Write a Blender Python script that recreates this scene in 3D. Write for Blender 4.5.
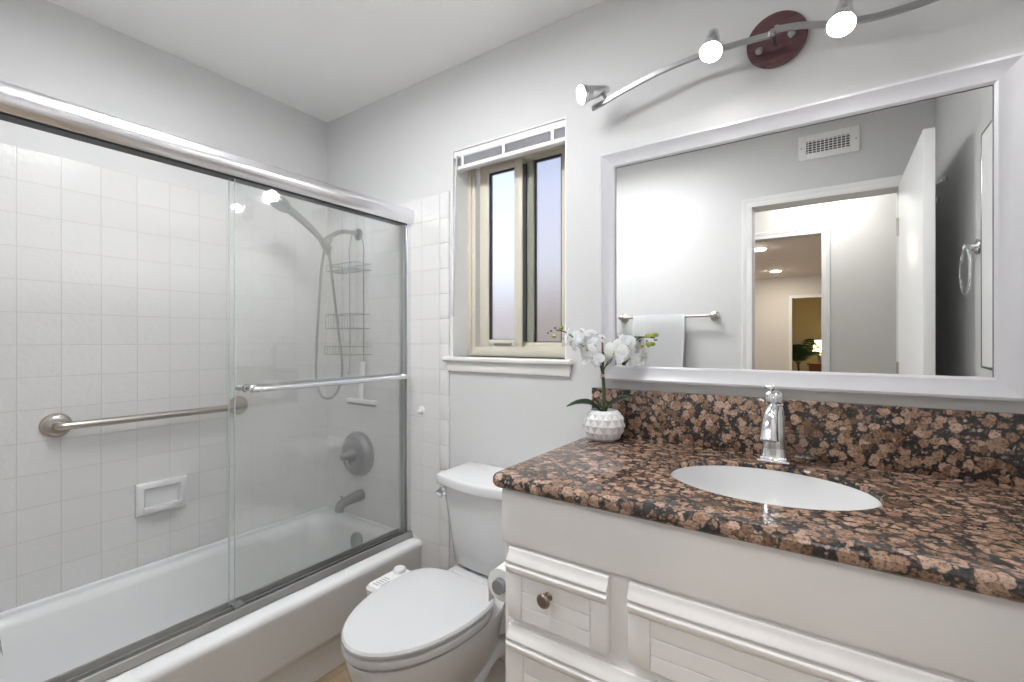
import bpy, bmesh, math, random
from mathutils import Vector, Matrix
for o in list(bpy.data.objects): bpy.data.objects.remove(o)
SC = bpy.context.scene; COL = SC.collection
V = Vector; PI = math.pi
random.seed(7)

# ------------------------------------------------------------------ camera
cd = bpy.data.cameras.new('camera'); cam = bpy.data.objects.new('camera', cd); COL.objects.link(cam)
cd.sensor_width = 36; cd.lens = 464/1024*36; cd.clip_start = .02; cd.shift_y = -.5/1024
cam.location = (0, 0, 1.255); cam.rotation_euler = (PI/2, 0, math.atan2(317, 464))
SC.camera = cam

# ------------------------------------------------------------------ world, exposure
w = bpy.data.worlds.new('sky'); SC.world = w; w.use_nodes = True
wn = w.node_tree.nodes; wl = w.node_tree.links; wn.clear()
wo = wn.new('ShaderNodeOutputWorld'); bg = wn.new('ShaderNodeBackground')
tc = wn.new('ShaderNodeTexCoord'); sx = wn.new('ShaderNodeSeparateXYZ'); rp = wn.new('ShaderNodeValToRGB')
wl.new(tc.outputs['Generated'], sx.inputs[0]); wl.new(sx.outputs['Z'], rp.inputs[0])
el = rp.color_ramp.elements
el[0].position = 0; el[0].color = (.84, .82, .80, 1); el[1].position = .7; el[1].color = (.30, .50, .98, 1)
e = el.new(.14); e.color = (.80, .83, .97, 1)
wl.new(rp.outputs[0], bg.inputs[0]); bg.inputs[1].default_value = .38
wl.new(bg.outputs[0], wo.inputs[0])
sd = bpy.data.lights.new('sun', 'SUN'); sd.energy = .35; sd.angle = .02; sd.color = (1, .93, .84)
so = bpy.data.objects.new('sun', sd); COL.objects.link(so); so.rotation_euler = (math.radians(52), 0, math.radians(20)); so.location = (0, -3, 8)
SC.view_settings.view_transform = 'Standard'; SC.view_settings.look = 'None'
SC.view_settings.gamma = 1; SC.view_settings.use_curve_mapping = False
SC.view_settings.exposure = 2.08
LAMP = 30.0        # bathroom spot lenses
HALL_FILL = 10.2        # diffusers of the added, unseen hall fill lights
BATH_FILL = 6.9        # diffuser of the added, unseen bathroom fill light

# ------------------------------------------------------------------ materials
def mat(name, color=(.8,.8,.8), rough=.5, metal=0, **kw):
    m = bpy.data.materials.new(name); m.use_nodes = True
    b = m.node_tree.nodes['Principled BSDF']
    b.inputs['Base Color'].default_value = (*color, 1); b.inputs['Roughness'].default_value = rough
    b.inputs['Metallic'].default_value = metal
    for k, v in kw.items(): b.inputs[k.replace('_', ' ')].default_value = v
    return m
def nodes(m): return m.node_tree.nodes, m.node_tree.links, m.node_tree.nodes['Principled BSDF']
def bump(m, scale, strength, dist=.002, detail=3):
    n, l, b = nodes(m)
    t = n.new('ShaderNodeTexCoord'); z = n.new('ShaderNodeTexNoise'); z.inputs['Scale'].default_value = scale; z.inputs['Detail'].default_value = detail
    u = n.new('ShaderNodeBump'); u.inputs['Strength'].default_value = strength; u.inputs['Distance'].default_value = dist
    l.new(t.outputs['Object'], z.inputs['Vector']); l.new(z.outputs[0], u.inputs['Height']); l.new(u.outputs[0], b.inputs['Normal'])
    return m
def emis(name, color, s):
    m = mat(name, color, .5); b = m.node_tree.nodes['Principled BSDF']
    b.inputs['Emission Color'].default_value = (*color, 1); b.inputs['Emission Strength'].default_value = s
    return m
WALL = bump(mat('wall_paint', (.66,.66,.66), .55), 180, .12, .001)
CEIL = bump(mat('ceiling_paint', (.90,.90,.90), .8), 120, .15, .001)
HWALL = bump(mat('hall_paint', (.66,.655,.64), .6), 180, .1, .001)
LWALL = bump(mat('living_room_paint', (.66,.63,.58), .7), 150, .1, .001)
LCEIL = bump(mat('living_room_ceiling_paint', (.85,.78,.71), .8), 60, .3, .002)
TRIM = mat('trim_paint', (.86,.86,.86), .35)
CAB = bump(mat('cabinet_paint', (.92,.905,.895), .35), 220, .05, .0006)
CHROME = mat('chrome', (.80,.81,.83), .10, 1)
BRIGHT = mat('polished_aluminium', (.84,.84,.86), .26, 1)
BRUSH = mat('brushed_aluminium', (.55,.55,.54), .3, 1)
NICKEL = mat('brushed_nickel', (.50,.46,.42), .28, 1)
STEEL = mat('satin_steel', (.42,.42,.43), .3, 1)
FADED = mat('dull_chrome', (.33,.335,.34), .28, 1)
DARK = mat('dark_rubber', (.035,.037,.04), .5)
PORC = mat('porcelain', (.76,.76,.765), .08, Coat_Weight=.3)
SEATM = mat('seat_plastic', (.72,.72,.73), .16)
ENAM = mat('tub_enamel', (.82,.825,.83), .16, Coat_Weight=.3)
WPLAS = mat('white_plastic', (.84,.84,.84), .35)
ALMOND = mat('almond_vinyl', (.70,.655,.55), .4)
GASK = mat('window_gasket', (.04,.04,.045), .6)
MIRR = mat('mirror_silver', (.93,.94,.93), .0, 1)
FRAMEW = mat('mirror_frame_paint', (.64,.64,.67), .3)
SLAT = mat('blind_slat', (.50,.50,.53), .45)
PAPER = mat('toilet_paper', (.86,.86,.85), .9)
CARD = mat('cardboard_core', (.36,.37,.40), .8)
TOWEL = bump(mat('terry_towel', (.88,.88,.89), .95), 700, .8, .002)
PETAL = mat('orchid_petal', (.96,.96,.97), .5, Subsurface_Weight=.15)
LEAF = mat('leaf_green', (.045,.085,.04), .4)
BUD = mat('orchid_bud', (.36,.40,.07), .5)
STEMG = mat('orchid_stem', (.05,.08,.03), .6)
STAKE = mat('stake_brown', (.20,.10,.06), .7)
TIE = mat('stake_tie', (.62,.50,.36), .7)
BLACK = mat('black_wire', (.02,.025,.02), .5)
POT = bump(mat('pot_glaze', (.74,.74,.75), .38), 90, .1, .001)
MOSS = bump(mat('potting_moss', (.06,.05,.03), .95), 120, 1, .01)
CAULK = mat('caulk', (.72,.70,.64), .6)
SHADE = emis('lit_lamp_shade', (1, .76, .40), 2.4)
WOOD = mat('side_table_wood', (.30,.13,.05), .4)
LENS = emis('lamp_lens', (1, .985, .97), LAMP)
FILL_DIFF = emis('added_light_diffuser', (1, .985, .95), HALL_FILL)
DOWN = emis('downlight_lens', (1, .90, .78), 92)

def plate_wood():
    m = mat('burgundy_wood', (.12,.04,.05), .35); n, l, b = nodes(m)
    t = n.new('ShaderNodeTexCoord'); mp = n.new('ShaderNodeMapping'); mp.inputs['Scale'].default_value = (1, 1, 7); mp.inputs['Rotation'].default_value = (0, .5, 0)
    z = n.new('ShaderNodeTexNoise'); z.inputs['Scale'].default_value = 18; z.inputs['Detail'].default_value = 5
    r = n.new('ShaderNodeValToRGB'); r.color_ramp.elements[0].color = (.085,.036,.042,1); r.color_ramp.elements[1].color = (.15,.07,.078,1)
    r.color_ramp.elements[0].position = .3; r.color_ramp.elements[1].position = .7
    l.new(t.outputs['Object'], mp.inputs[0]); l.new(mp.outputs[0], z.inputs['Vector']); l.new(z.outputs[0], r.inputs[0]); l.new(r.outputs[0], b.inputs['Base Color'])
    return m
PLATE = plate_wood()

def tile_mat(name, axis, off, pitch=.1095, zoff=1.905, color=(.73,.725,.72), grout=(.655,.64,.62)):
    m = mat(name, color, .22); n, l, b = nodes(m)
    g = n.new('ShaderNodeNewGeometry'); s = n.new('ShaderNodeSeparateXYZ'); c = n.new('ShaderNodeCombineXYZ')
    l.new(g.outputs['Position'], s.inputs[0])
    a1 = n.new('ShaderNodeMath'); a1.operation = 'SUBTRACT'; a1.inputs[1].default_value = off - 50*pitch
    a2 = n.new('ShaderNodeMath'); a2.operation = 'SUBTRACT'; a2.inputs[1].default_value = zoff - 50*.111
    l.new(s.outputs[axis], a1.inputs[0]); l.new(s.outputs['Z'], a2.inputs[0])
    l.new(a1.outputs[0], c.inputs[0]); l.new(a2.outputs[0], c.inputs[1])
    br = n.new('ShaderNodeTexBrick'); br.offset = 0; br.squash = 1
    br.inputs['Scale'].default_value = 1; br.inputs['Brick Width'].default_value = pitch; br.inputs['Row Height'].default_value = .111
    br.inputs['Mortar Size'].default_value = .0016; br.inputs['Mortar Smooth'].default_value = .35; br.inputs['Bias'].default_value = -.2
    br.inputs['Color1'].default_value = (*color, 1); br.inputs['Color2'].default_value = (color[0]*.975, color[1]*.97, color[2]*.965, 1); br.inputs['Mortar'].default_value = (*grout, 1)
    l.new(c.outputs[0], br.inputs['Vector']); l.new(br.outputs['Color'], b.inputs['Base Color'])
    nz = n.new('ShaderNodeTexNoise'); nz.inputs['Scale'].default_value = 55; nz.inputs['Detail'].default_value = 2
    l.new(g.outputs['Position'], nz.inputs['Vector'])
    b1 = n.new('ShaderNodeBump'); b1.inputs['Strength'].default_value = .28; b1.inputs['Distance'].default_value = .004
    b2 = n.new('ShaderNodeBump'); b2.inputs['Strength'].default_value = .7; b2.inputs['Distance'].default_value = .0015; b2.invert = True
    l.new(nz.outputs[0], b1.inputs['Height']); l.new(br.outputs['Fac'], b2.inputs['Height']); l.new(b1.outputs[0], b2.inputs['Normal'])
    l.new(b2.outputs[0], b.inputs['Normal'])
    return m
TILE_L = tile_mat('tile_side_wall', 'Y', .347)
TILE_E = tile_mat('tile_end_wall', 'X', -1.42)

def granite():
    m = mat('brown_granite', (.3,.2,.15), .09); n, l, b = nodes(m)
    g = n.new('ShaderNodeNewGeometry')
    nz = n.new('ShaderNodeTexNoise'); nz.inputs['Scale'].default_value = 45; nz.inputs['Detail'].default_value = 3
    l.new(g.outputs['Position'], nz.inputs['Vector'])
    vm = n.new('ShaderNodeVectorMath'); vm.operation = 'MULTIPLY_ADD'; vm.inputs[1].default_value = (.022,)*3
    l.new(nz.outputs['Color'], vm.inputs[0]); l.new(g.outputs['Position'], vm.inputs[2])
    v1 = n.new('ShaderNodeTexVoronoi'); v1.feature = 'DISTANCE_TO_EDGE'; v1.inputs['Scale'].default_value = 46; v1.inputs['Randomness'].default_value = 1
    v2 = n.new('ShaderNodeTexVoronoi'); v2.feature = 'F1'; v2.inputs['Scale'].default_value = 46
    for v in (v1, v2): l.new(vm.outputs[0], v.inputs['Vector'])
    v3 = n.new('ShaderNodeTexVoronoi'); v3.feature = 'F1'; v3.inputs['Scale'].default_value = 110; l.new(vm.outputs[0], v3.inputs['Vector'])
    def M(op, a, b_, c=None):
        q = n.new('ShaderNodeMath'); q.operation = op
        for k, x in enumerate((a, b_, c)):
            if x is None: continue
            if isinstance(x, (int, float)): q.inputs[k].default_value = x
            else: l.new(x, q.inputs[k])
        return q.outputs[0]
    def ramp(x, stops):
        q = n.new('ShaderNodeValToRGB'); e_ = q.color_ramp.elements
        e_[0].position = stops[0][0]; e_[0].color = stops[0][1]; e_[1].position = stops[-1][0]; e_[1].color = stops[-1][1]
        for p_, c_ in stops[1:-1]: z_ = e_.new(p_); z_.color = c_
        l.new(x, q.inputs[0]); return q.outputs[0]
    fn = n.new('ShaderNodeTexNoise'); fn.inputs['Scale'].default_value = 190; fn.inputs['Detail'].default_value = 4; fn.inputs['Roughness'].default_value = .65
    mn = n.new('ShaderNodeTexNoise'); mn.inputs['Scale'].default_value = 60; mn.inputs['Detail'].default_value = 4
    for v in (fn, mn): l.new(g.outputs['Position'], v.inputs['Vector'])
    sp = n.new('ShaderNodeSeparateColor'); l.new(v2.outputs['Color'], sp.inputs[0])
    sp3 = n.new('ShaderNodeSeparateColor'); l.new(v3.outputs['Color'], sp3.inputs[0])
    K = (0,0,0,1); W = (1,1,1,1)
    # big rounded crystals, their size varied from crystal to crystal, with ragged rims
    dist = M('ADD', M('MULTIPLY_ADD', mn.outputs[0], .55, v2.outputs['Distance']), M('MULTIPLY', sp.outputs[1], .16))
    big = ramp(dist, [(.81, W), (.92, K)])
    dist3 = M('MULTIPLY_ADD', fn.outputs[0], .5, v3.outputs['Distance'])
    small = M('MULTIPLY', ramp(dist3, [(.62, W), (.76, K)]), M('GREATER_THAN', sp3.outputs[1], .38))
    col = ramp(sp.outputs[0], [(0, (.16,.095,.065,1)), (.3, (.30,.185,.125,1)), (.65, (.40,.265,.19,1)), (1, (.52,.37,.285,1))])
    col3 = ramp(sp3.outputs[0], [(0, (.12,.075,.055,1)), (.6, (.30,.19,.13,1)), (1, (.42,.34,.29,1))])
    grain = ramp(fn.outputs[0], [(.38, (.26,.24,.24,1)), (.50, (.92,.90,.89,1)), (.70, (1.25,1.2,1.18,1))])
    dark = ramp(fn.outputs[0], [(.36, (.012,.012,.013,1)), (.60, (.05,.045,.042,1)), (.78, (.20,.17,.15,1))])
    def mixc(f, a, b_, bt='MIX'):
        q = n.new('ShaderNodeMix'); q.data_type = 'RGBA'; q.blend_type = bt
        if isinstance(f, float): q.inputs['Factor'].default_value = f
        else: l.new(f, q.inputs['Factor'])
        l.new(a, q.inputs[6]); l.new(b_, q.inputs[7]); return q.outputs[2]
    base = mixc(small, dark, mixc(.7, col3, grain, 'MULTIPLY'))
    l.new(mixc(big, base, mixc(.85, col, grain, 'MULTIPLY')), b.inputs['Base Color'])
    b.inputs['Specular IOR Level'].default_value = .6
    return m
GRAN = granite()

def floor_tile():
    m = mat('floor_tan', (.40,.30,.20), .4); n, l, b = nodes(m)
    g = n.new('ShaderNodeNewGeometry')
    br = n.new('ShaderNodeTexBrick'); br.offset = 0; br.inputs['Scale'].default_value = 1; br.inputs['Brick Width'].default_value = .305; br.inputs['Row Height'].default_value = .305
    br.inputs['Mortar Size'].default_value = .003; br.inputs['Color1'].default_value = (.42,.31,.20,1); br.inputs['Color2'].default_value = (.37,.27,.17,1); br.inputs['Mortar'].default_value = (.30,.24,.17,1)
    z = n.new('ShaderNodeTexNoise'); z.inputs['Scale'].default_value = 25; z.inputs['Detail'].default_value = 5
    r = n.new('ShaderNodeValToRGB'); r.color_ramp.elements[0].color = (.7,.7,.7,1); r.color_ramp.elements[1].color = (1.2,1.2,1.2,1)
    mx = n.new('ShaderNodeMix'); mx.data_type = 'RGBA'; mx.blend_type = 'MULTIPLY'; mx.inputs['Factor'].default_value = 1
    l.new(g.outputs['Position'], br.inputs['Vector']); l.new(g.outputs['Position'], z.inputs['Vector']); l.new(z.outputs[0], r.inputs[0])
    l.new(br.outputs[0], mx.inputs[6]); l.new(r.outputs[0], mx.inputs[7]); l.new(mx.outputs[2], b.inputs['Base Color'])
    return m
FLOOR = floor_tile()
LFLOOR = bump(mat('living_room_floor', (.66,.58,.50), .4), 20, .2)

def shower_glass():
    m = bpy.data.materials.new('shower_glass'); m.use_nodes = True; n = m.node_tree.nodes; l = m.node_tree.links; n.clear()
    o = n.new('ShaderNodeOutputMaterial'); tr = n.new('ShaderNodeBsdfTransparent'); tr.inputs[0].default_value = (.992,.997,.995,1)
    rf = n.new('ShaderNodeBsdfRefraction'); rf.inputs['IOR'].default_value = 1.06; rf.inputs['Roughness'].default_value = .30; rf.inputs[0].default_value = (.95,.965,.96,1)
    a = n.new('ShaderNodeMixShader'); a.inputs[0].default_value = .035
    l.new(tr.outputs[0], a.inputs[1]); l.new(rf.outputs[0], a.inputs[2])
    gl = n.new('ShaderNodeBsdfGlossy'); gl.inputs['Roughness'].default_value = .035
    fz = n.new('ShaderNodeFresnel'); fz.inputs[0].default_value = 1.85
    g = n.new('ShaderNodeNewGeometry'); nz = n.new('ShaderNodeTexNoise'); nz.inputs['Scale'].default_value = 40; nz.inputs['Detail'].default_value = 2
    bp = n.new('ShaderNodeBump'); bp.inputs['Strength'].default_value = .06; bp.inputs['Distance'].default_value = .002
    l.new(g.outputs['Position'], nz.inputs['Vector']); l.new(nz.outputs[0], bp.inputs['Height']); l.new(bp.outputs[0], gl.inputs['Normal'])
    df = n.new('ShaderNodeBsdfDiffuse'); df.inputs[0].default_value = (.9,.9,.88,1); dm = n.new('ShaderNodeMixShader'); hz = n.new('ShaderNodeMath'); hz.operation = 'MULTIPLY_ADD'; hz.inputs[1].default_value = -.065; hz.inputs[2].default_value = .065; l.new(g.outputs['Backfacing'], hz.inputs[0]); l.new(hz.outputs[0], dm.inputs[0]); l.new(a.outputs[0], dm.inputs[1]); l.new(df.outputs[0], dm.inputs[2]); a = dm
    b = n.new('ShaderNodeMixShader'); gf = n.new('ShaderNodeMath'); gf.operation = 'SUBTRACT'; gf.use_clamp = True; l.new(fz.outputs[0], gf.inputs[0]); l.new(g.outputs['Backfacing'], gf.inputs[1]); l.new(gf.outputs[0], b.inputs[0]); l.new(a.outputs[0], b.inputs[1]); l.new(gl.outputs[0], b.inputs[2])
    l.new(b.outputs[0], o.inputs[0]); return m
SGLASS = shower_glass()
EDGE = mat('glass_edge', (.50,.58,.57), .25)
def frosted():
    m = mat('frosted_window_glass', (.93,.95,.97), .32, Transmission_Weight=1, IOR=1.3)
    return bump(m, 260, .55, .003, 2)
FROST = frosted()
FROST2 = FROST.copy(); FROST2.name = 'frosted_screened_glass'; FROST2.node_tree.nodes['Principled BSDF'].inputs['Base Color'].default_value = (.66,.64,.62,1)

# ------------------------------------------------------------------ mesh helpers
def box(bm, a, b, bev=0, seg=2):
    a = V(a); b = V(b); lo = V(map(min, a, b)); hi = V(map(max, a, b))
    r = bmesh.ops.create_cube(bm, size=1); vs = r['verts']
    for v in vs: v.co = V(((lo[i]+hi[i])/2 + v.co[i]*(hi[i]-lo[i])) for i in range(3))
    if bev:
        es = {e for v in vs for e in v.link_edges}
        bmesh.ops.bevel(bm, geom=list(es), offset=min(bev, .49*min(hi-lo)), segments=seg, profile=.5, affect='EDGES')
def loft(bm, loops, cap0=True, cap1=True, close=False):
    rows = [[bm.verts.new(p) for p in lp] for lp in loops]
    n = len(rows[0]); rr = rows + ([rows[0]] if close else [])
    for i in range(len(rr)-1):
        for j in range(n):
            try: bm.faces.new((rr[i][j], rr[i][(j+1) % n], rr[i+1][(j+1) % n], rr[i+1][j]))
            except ValueError: pass
    if not close:
        if cap0: bm.faces.new(list(reversed(rows[0])))
        if cap1: bm.faces.new(rows[-1])
    return rows
def frame_of(d):
    d = V(d).normalized(); up = V((0,0,1)) if abs(d.z) < .95 else V((1,0,0))
    u = d.cross(up).normalized(); return u, u.cross(d).normalized(), d
def lathe(bm, base, axis, prof, n=32, cap0=True, cap1=True, mod=None):
    """prof: (radius, distance along the axis)"""
    u, v, d = frame_of(axis); base = V(base); L = []
    for i, (r, h) in enumerate(prof):
        L.append([base + d*h + (u*math.cos(2*PI*j/n)+v*math.sin(2*PI*j/n))*(r*(mod(i, j) if mod else 1)) for j in range(n)])
    loft(bm, L, cap0, cap1)
def smooth_path(pts, k=6):
    pts = [V(p) for p in pts]; out = []
    for i in range(len(pts)-1):
        p0 = pts[max(i-1, 0)]; p1 = pts[i]; p2 = pts[i+1]; p3 = pts[min(i+2, len(pts)-1)]
        for j in range(k):
            t = j/k; out.append(.5*((2*p1)+(p2-p0)*t+(2*p0-5*p1+4*p2-p3)*t*t+(3*p1-p0-3*p2+p3)*t**3))
    out.append(pts[-1]); return out
def tube(bm, pts, r, n=10, k=6, closed=False, caps=True):
    pts = smooth_path(pts, k) if k > 1 else [V(p) for p in pts]
    if closed: pts = pts[:-1]
    L = []; m = len(pts); pu = None
    for i, p in enumerate(pts):
        d = (pts[(i+1) % m]-pts[i-1]) if closed else pts[min(i+1, m-1)]-pts[max(i-1, 0)]
        d.normalize()
        if pu is None: u = frame_of(d)[0]
        else:
            u = pu - d*pu.dot(d); u.normalize()
        pu = u; v = d.cross(u)
        rr = r(i/(m-1)) if callable(r) else r
        L.append([p + (u*math.cos(2*PI*j/n)+v*math.sin(2*PI*j/n))*rr for j in range(n)])
    loft(bm, L, caps, caps, closed)
def sphere(bm, c, r, sc=(1,1,1), n=16):
    s = bmesh.ops.create_uvsphere(bm, u_segments=n, v_segments=max(6, n//2), radius=1)
    for v in s['verts']: v.co = V((c[i] + v.co[i]*r*sc[i] for i in range(3)))
def extrude_profile(bm, prof, axis, a, b):
    """prof: list of 2-tuples in the plane normal to axis; extruded from a to b"""
    def P(q, t):
        return {'x': (t, q[0], q[1]), 'y': (q[0], t, q[1]), 'z': (q[0], q[1], t)}[axis]
    loft(bm, [[P(q, a) for q in prof], [P(q, b) for q in prof]])
def rrect(x0, x1, y0, y1, r, z, seg=6):
    pts = []
    for cx, cy, a0 in ((x1-r, y1-r, 0), (x0+r, y1-r, 90), (x0+r, y0+r, 180), (x1-r, y0+r, 270)):
        for s in range(seg+1):
            a = math.radians(a0+90*s/seg); pts.append((cx+r*math.cos(a), cy+r*math.sin(a), z))
    return pts
def NB(): return bmesh.new()

def world_org(p):
    o = V((0,0,0))
    while p: o += p.location; p = p.parent
    return o
def obj(name, bm, m, parent=None, loc=None, smooth=True, ang=35):
    """one mesh object; bm in world coordinates, origin at loc"""
    me = bpy.data.meshes.new(name); o = bpy.data.objects.new(name, me); COL.objects.link(o)
    if parent: o.parent = parent; org = world_org(parent)
    else:
        org = V(loc) if loc else V((0,0,0)); o.location = org
    bmesh.ops.translate(bm, verts=bm.verts, vec=-org)
    bmesh.ops.recalc_face_normals(bm, faces=bm.faces)
    if smooth:
        for f in bm.faces: f.smooth = True
        for e in bm.edges:
            if len(e.link_faces) == 2 and e.calc_face_angle(0) > math.radians(ang): e.smooth = False
    bm.to_mesh(me); bm.free(); me.materials.append(m)
    return o
def tag(o, label, cat=None, group=None):
    o['label'] = label
    if cat: o['category'] = cat
    if group: o['group'] = group
    return o
def thing(name, label, cat, loc, group=None):
    o = bpy.data.objects.new(name, None); COL.objects.link(o); o.location = loc; o.empty_display_size = .05
    return tag(o, label, cat, group)
def struct(name, bm, m, parent=None, label=None, smooth=True):
    o = obj(name, bm, m, parent, smooth=smooth)
    if not parent: o['kind'] = 'structure'
    if label: o['label'] = label
    return o
def cut(o, cbm):
    me = bpy.data.meshes.new('c'); bmesh.ops.recalc_face_normals(cbm, faces=cbm.faces); cbm.to_mesh(me); cbm.free()
    c = bpy.data.objects.new('c', me); COL.objects.link(c)
    md = o.modifiers.new('b', 'BOOLEAN'); md.object = c; md.operation = 'DIFFERENCE'; md.solver = 'EXACT'
    bpy.context.view_layer.update()
    dg = bpy.context.evaluated_depsgraph_get(); new = bpy.data.meshes.new_from_object(o.evaluated_get(dg))
    o.modifiers.clear(); o.data = new; bpy.data.objects.remove(c)

# ------------------------------------------------------------------ room shell
HF = -1.03                               # far face of the hall
XL, XR, YB, YF, ZC = -2.257, .428, 1.52, -.02, 2.443
DX0, DX1, DH = -.373, .295, 2.035      # bathroom doorway
def wall_y(name, x0, x1, y0, y1, z1, holes, m, label, z0=0):
    bm = NB(); box(bm, (x0, y0, z0), (x1, y1, z1)); o = struct(name, bm, m, label=label, smooth=False)
    for a, b, c, d in holes:
        k = NB(); box(k, (a, y0-.05, c), (b, y1+.05, d)); cut(o, k)
    return o
bm = NB(); box(bm, (XL-.1, HF-.1, -.1), (1.6, YB+.16, 0)); struct('floor', bm, FLOOR, label='tan tiled floor beside the bathtub')
bm = NB(); box(bm, (XL-.1, YF-.12, ZC), (XR+.1, YB+.16, ZC+.1)); struct('ceiling', bm, CEIL, label='flat white bathroom ceiling')
wall_y('wall_back', XL-.1, XR+.1, YB, YB+.16, ZC, [(-1.355, -.798, 1.186, 2.078)], WALL, 'white painted wall with the window and the vanity')
bm = NB(); box(bm, (XL-.1, YF-.12, 0), (XL, YB, ZC)); struct('wall_left', bm, WALL, label='white painted wall above the tub tiles')
bm = NB(); box(bm, (XR, YF-.12, 0), (XR+.1, YB, ZC)); struct('wall_right', bm, WALL, label='white wall behind the open door')
wall_y('wall_front', XL, XR, YF-.12, YF, ZC, [(DX0, DX1, -.05, DH)], WALL, 'white wall around the doorway, seen in the mirror')
# tile surround
bm = NB(); box(bm, (XL, YF+.008, .34), (XL+.008, YB-.008, 1.905)); struct('trim_1', bm, TILE_L, label='white square wall tiles along the tub', smooth=False)
bm = NB(); box(bm, (XL, YB-.008, 0), (-1.42, YB, 1.905)); struct('trim_2', bm, TILE_E, label='white square wall tiles behind the shower taps', smooth=False)
bm = NB(); box(bm, (XL, YF, 0), (-1.42, YF+.008, 1.905)); struct('trim_3', bm, TILE_E, smooth=False)
# bullnose edging, in single pieces
bm = NB(); z = 1.905
while z > .01:
    z0 = max(z-.111, 0); box(bm, (-1.420, YB-.0082, z0+.0003), (-1.367, YB-.0001, z-.0003), .0018, 2); z -= .111
struct('trim_4', bm, mat('bullnose_tile', (.73,.725,.72), .15), label='bullnose tile edging')
# casings of the bathroom doorway (both faces) and jamb lining
def casing(name, x0, x1, h, yf, side, w=.052, t=.016, m=TRIM):
    """mitred casing running up, over and down around an opening"""
    prof = [(0,0),(0,t*.55),(.004,t*.7),(w*.55,t*.8),(w*.62,t),(w*.95,t+.003),(w,t),(w,0)]
    bm = NB(); L = []
    for x, z, sx2, sz2 in ((x0,0,-1,0),(x0,h,-1,1),(x1,h,1,1),(x1,0,1,0)):
        L.append([(x+sx2*a, yf+side*b, z+sz2*a) for a, b in prof])
    loft(bm, L)
    return struct(name, bm, m, label='white painted door casing')
casing('trim_5', DX0, DX1, DH, YF, 1)
casing('trim_6', DX0, DX1, DH, YF-.12, -1)
# ------------------------------------------------------------------ hall
HF = -1.03                               # far face of the hall
bm = NB(); box(bm, (XL-.1, HF-.1, ZC), (1.6, YF-.12, ZC+.1)); struct('ceiling_hall', bm, CEIL, label='white hall ceiling')
wall_y('wall_hall', XL-.1, 1.6, HF-.1, HF, ZC, [(-.81, -.045, -.05, DH)], HWALL, 'off-white hall wall with a cased opening, seen in the mirror')
bm = NB(); box(bm, (XL-.2, HF-.1, 0), (XL-.1, YF-.12, ZC)); struct('wall_hall_left', bm, HWALL)
bm = NB(); box(bm, (1.6, HF-.1, 0), (1.7, YF-.12, ZC)); struct('wall_hall_right', bm, HWALL)
bm = NB(); box(bm, (XR+.1, YF-.12, 0), (1.6, YF, ZC)); struct('wall_hall_near', bm, HWALL)
casing('trim_7', -.81, -.045, DH, HF, 1)
for k, x in enumerate((-1.7, -.05)):
    t = thing('added_ceiling_light', 'added round fill light on the hall ceiling outside the bathroom', 'added fill light', (x, -.76, ZC), 'added hall fill lights')  # unseen lights added in the hall to fill the bathroom through the doorway
    bm = NB(); lathe(bm, (x, -.76, ZC), (0,0,-1), [(.15,0),(.155,.02),(.14,.035)], 40); obj('rim', bm, STEEL, t)
    bm = NB(); lathe(bm, (x, -.76, ZC-.033), (0,0,-1), [(.14,0),(.12,.03),(.07,.05),(.01,.056)], 40); obj('diffuser', bm, FILL_DIFF, t)
t = thing('added_ceiling_light', 'added long flat fill light on the bathroom ceiling', 'added fill light', (-1.12, .63, ZC))  # unseen panel added to brighten the bathroom
bm = NB(); box(bm, (-1.56, .47, ZC-.05), (-.68, .79, ZC-.001), .004); obj('housing', bm, TRIM, t)
bm = NB(); box(bm, (-1.54, .49, ZC-.056), (-.70, .77, ZC-.048), .004); obj('diffuser', bm, emis('bathroom_fill_diffuser', (.98,.99,1), BATH_FILL), t)
# ------------------------------------------------------------------ living room beyond
bm = NB(); box(bm, (-4.5, -10, -.1), (2.5, HF-.1, 0)); struct('floor_living_room', bm, LFLOOR)
bm = NB(); box(bm, (-4.5, -10, ZC), (2.5, HF-.1, ZC+.1)); struct('ceiling_living_room', bm, LCEIL, label='warm grey living room ceiling, seen in the mirror')
bm = NB(); box(bm, (-4.6, -10, 0), (-4.5, HF-.1, ZC)); struct('wall_living_room_left', bm, LWALL)
bm = NB(); box(bm, (2.5, -10, 0), (2.6, HF-.1, ZC)); struct('wall_living_room_right', bm, LWALL)
bm = NB(); box(bm, (-4.6, -10.1, 0), (2.6, -10, ZC)); struct('wall_den', bm, bump(mat('den_paint', (.80,.76,.55), .7), 80, .1), label='olive grey wall behind the lit lamp')
wall_y('wall_living_room', -4.5, 2.5, -7.1, -6.98, ZC, [(-.565, .3, -.05, DH)], LWALL, 'beige living room wall, seen in the mirror')
casing('trim_8', -.565, .3, DH, -6.98, 1)
for y in (-3.75, -6.05):
    t = thing('downlight', 'nearer recessed downlight in the warm grey ceiling, seen in the mirror' if y > -5 else 'farther recessed downlight in the warm grey ceiling, seen in the mirror', 'recessed light', (-.75, y, ZC), 'living room downlights')
    bm = NB(); lathe(bm, (-.75, y, ZC), (0,0,-1), [(.10,0),(.10,.008),(.075,.010)], 32); obj('trim_ring', bm, TRIM, t)
    bm = NB(); lathe(bm, (-.75, y, ZC-.009), (0,0,-1), [(.075,0),(.07,.006),(.02,.008)], 32); obj('lens', bm, DOWN, t)
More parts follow.
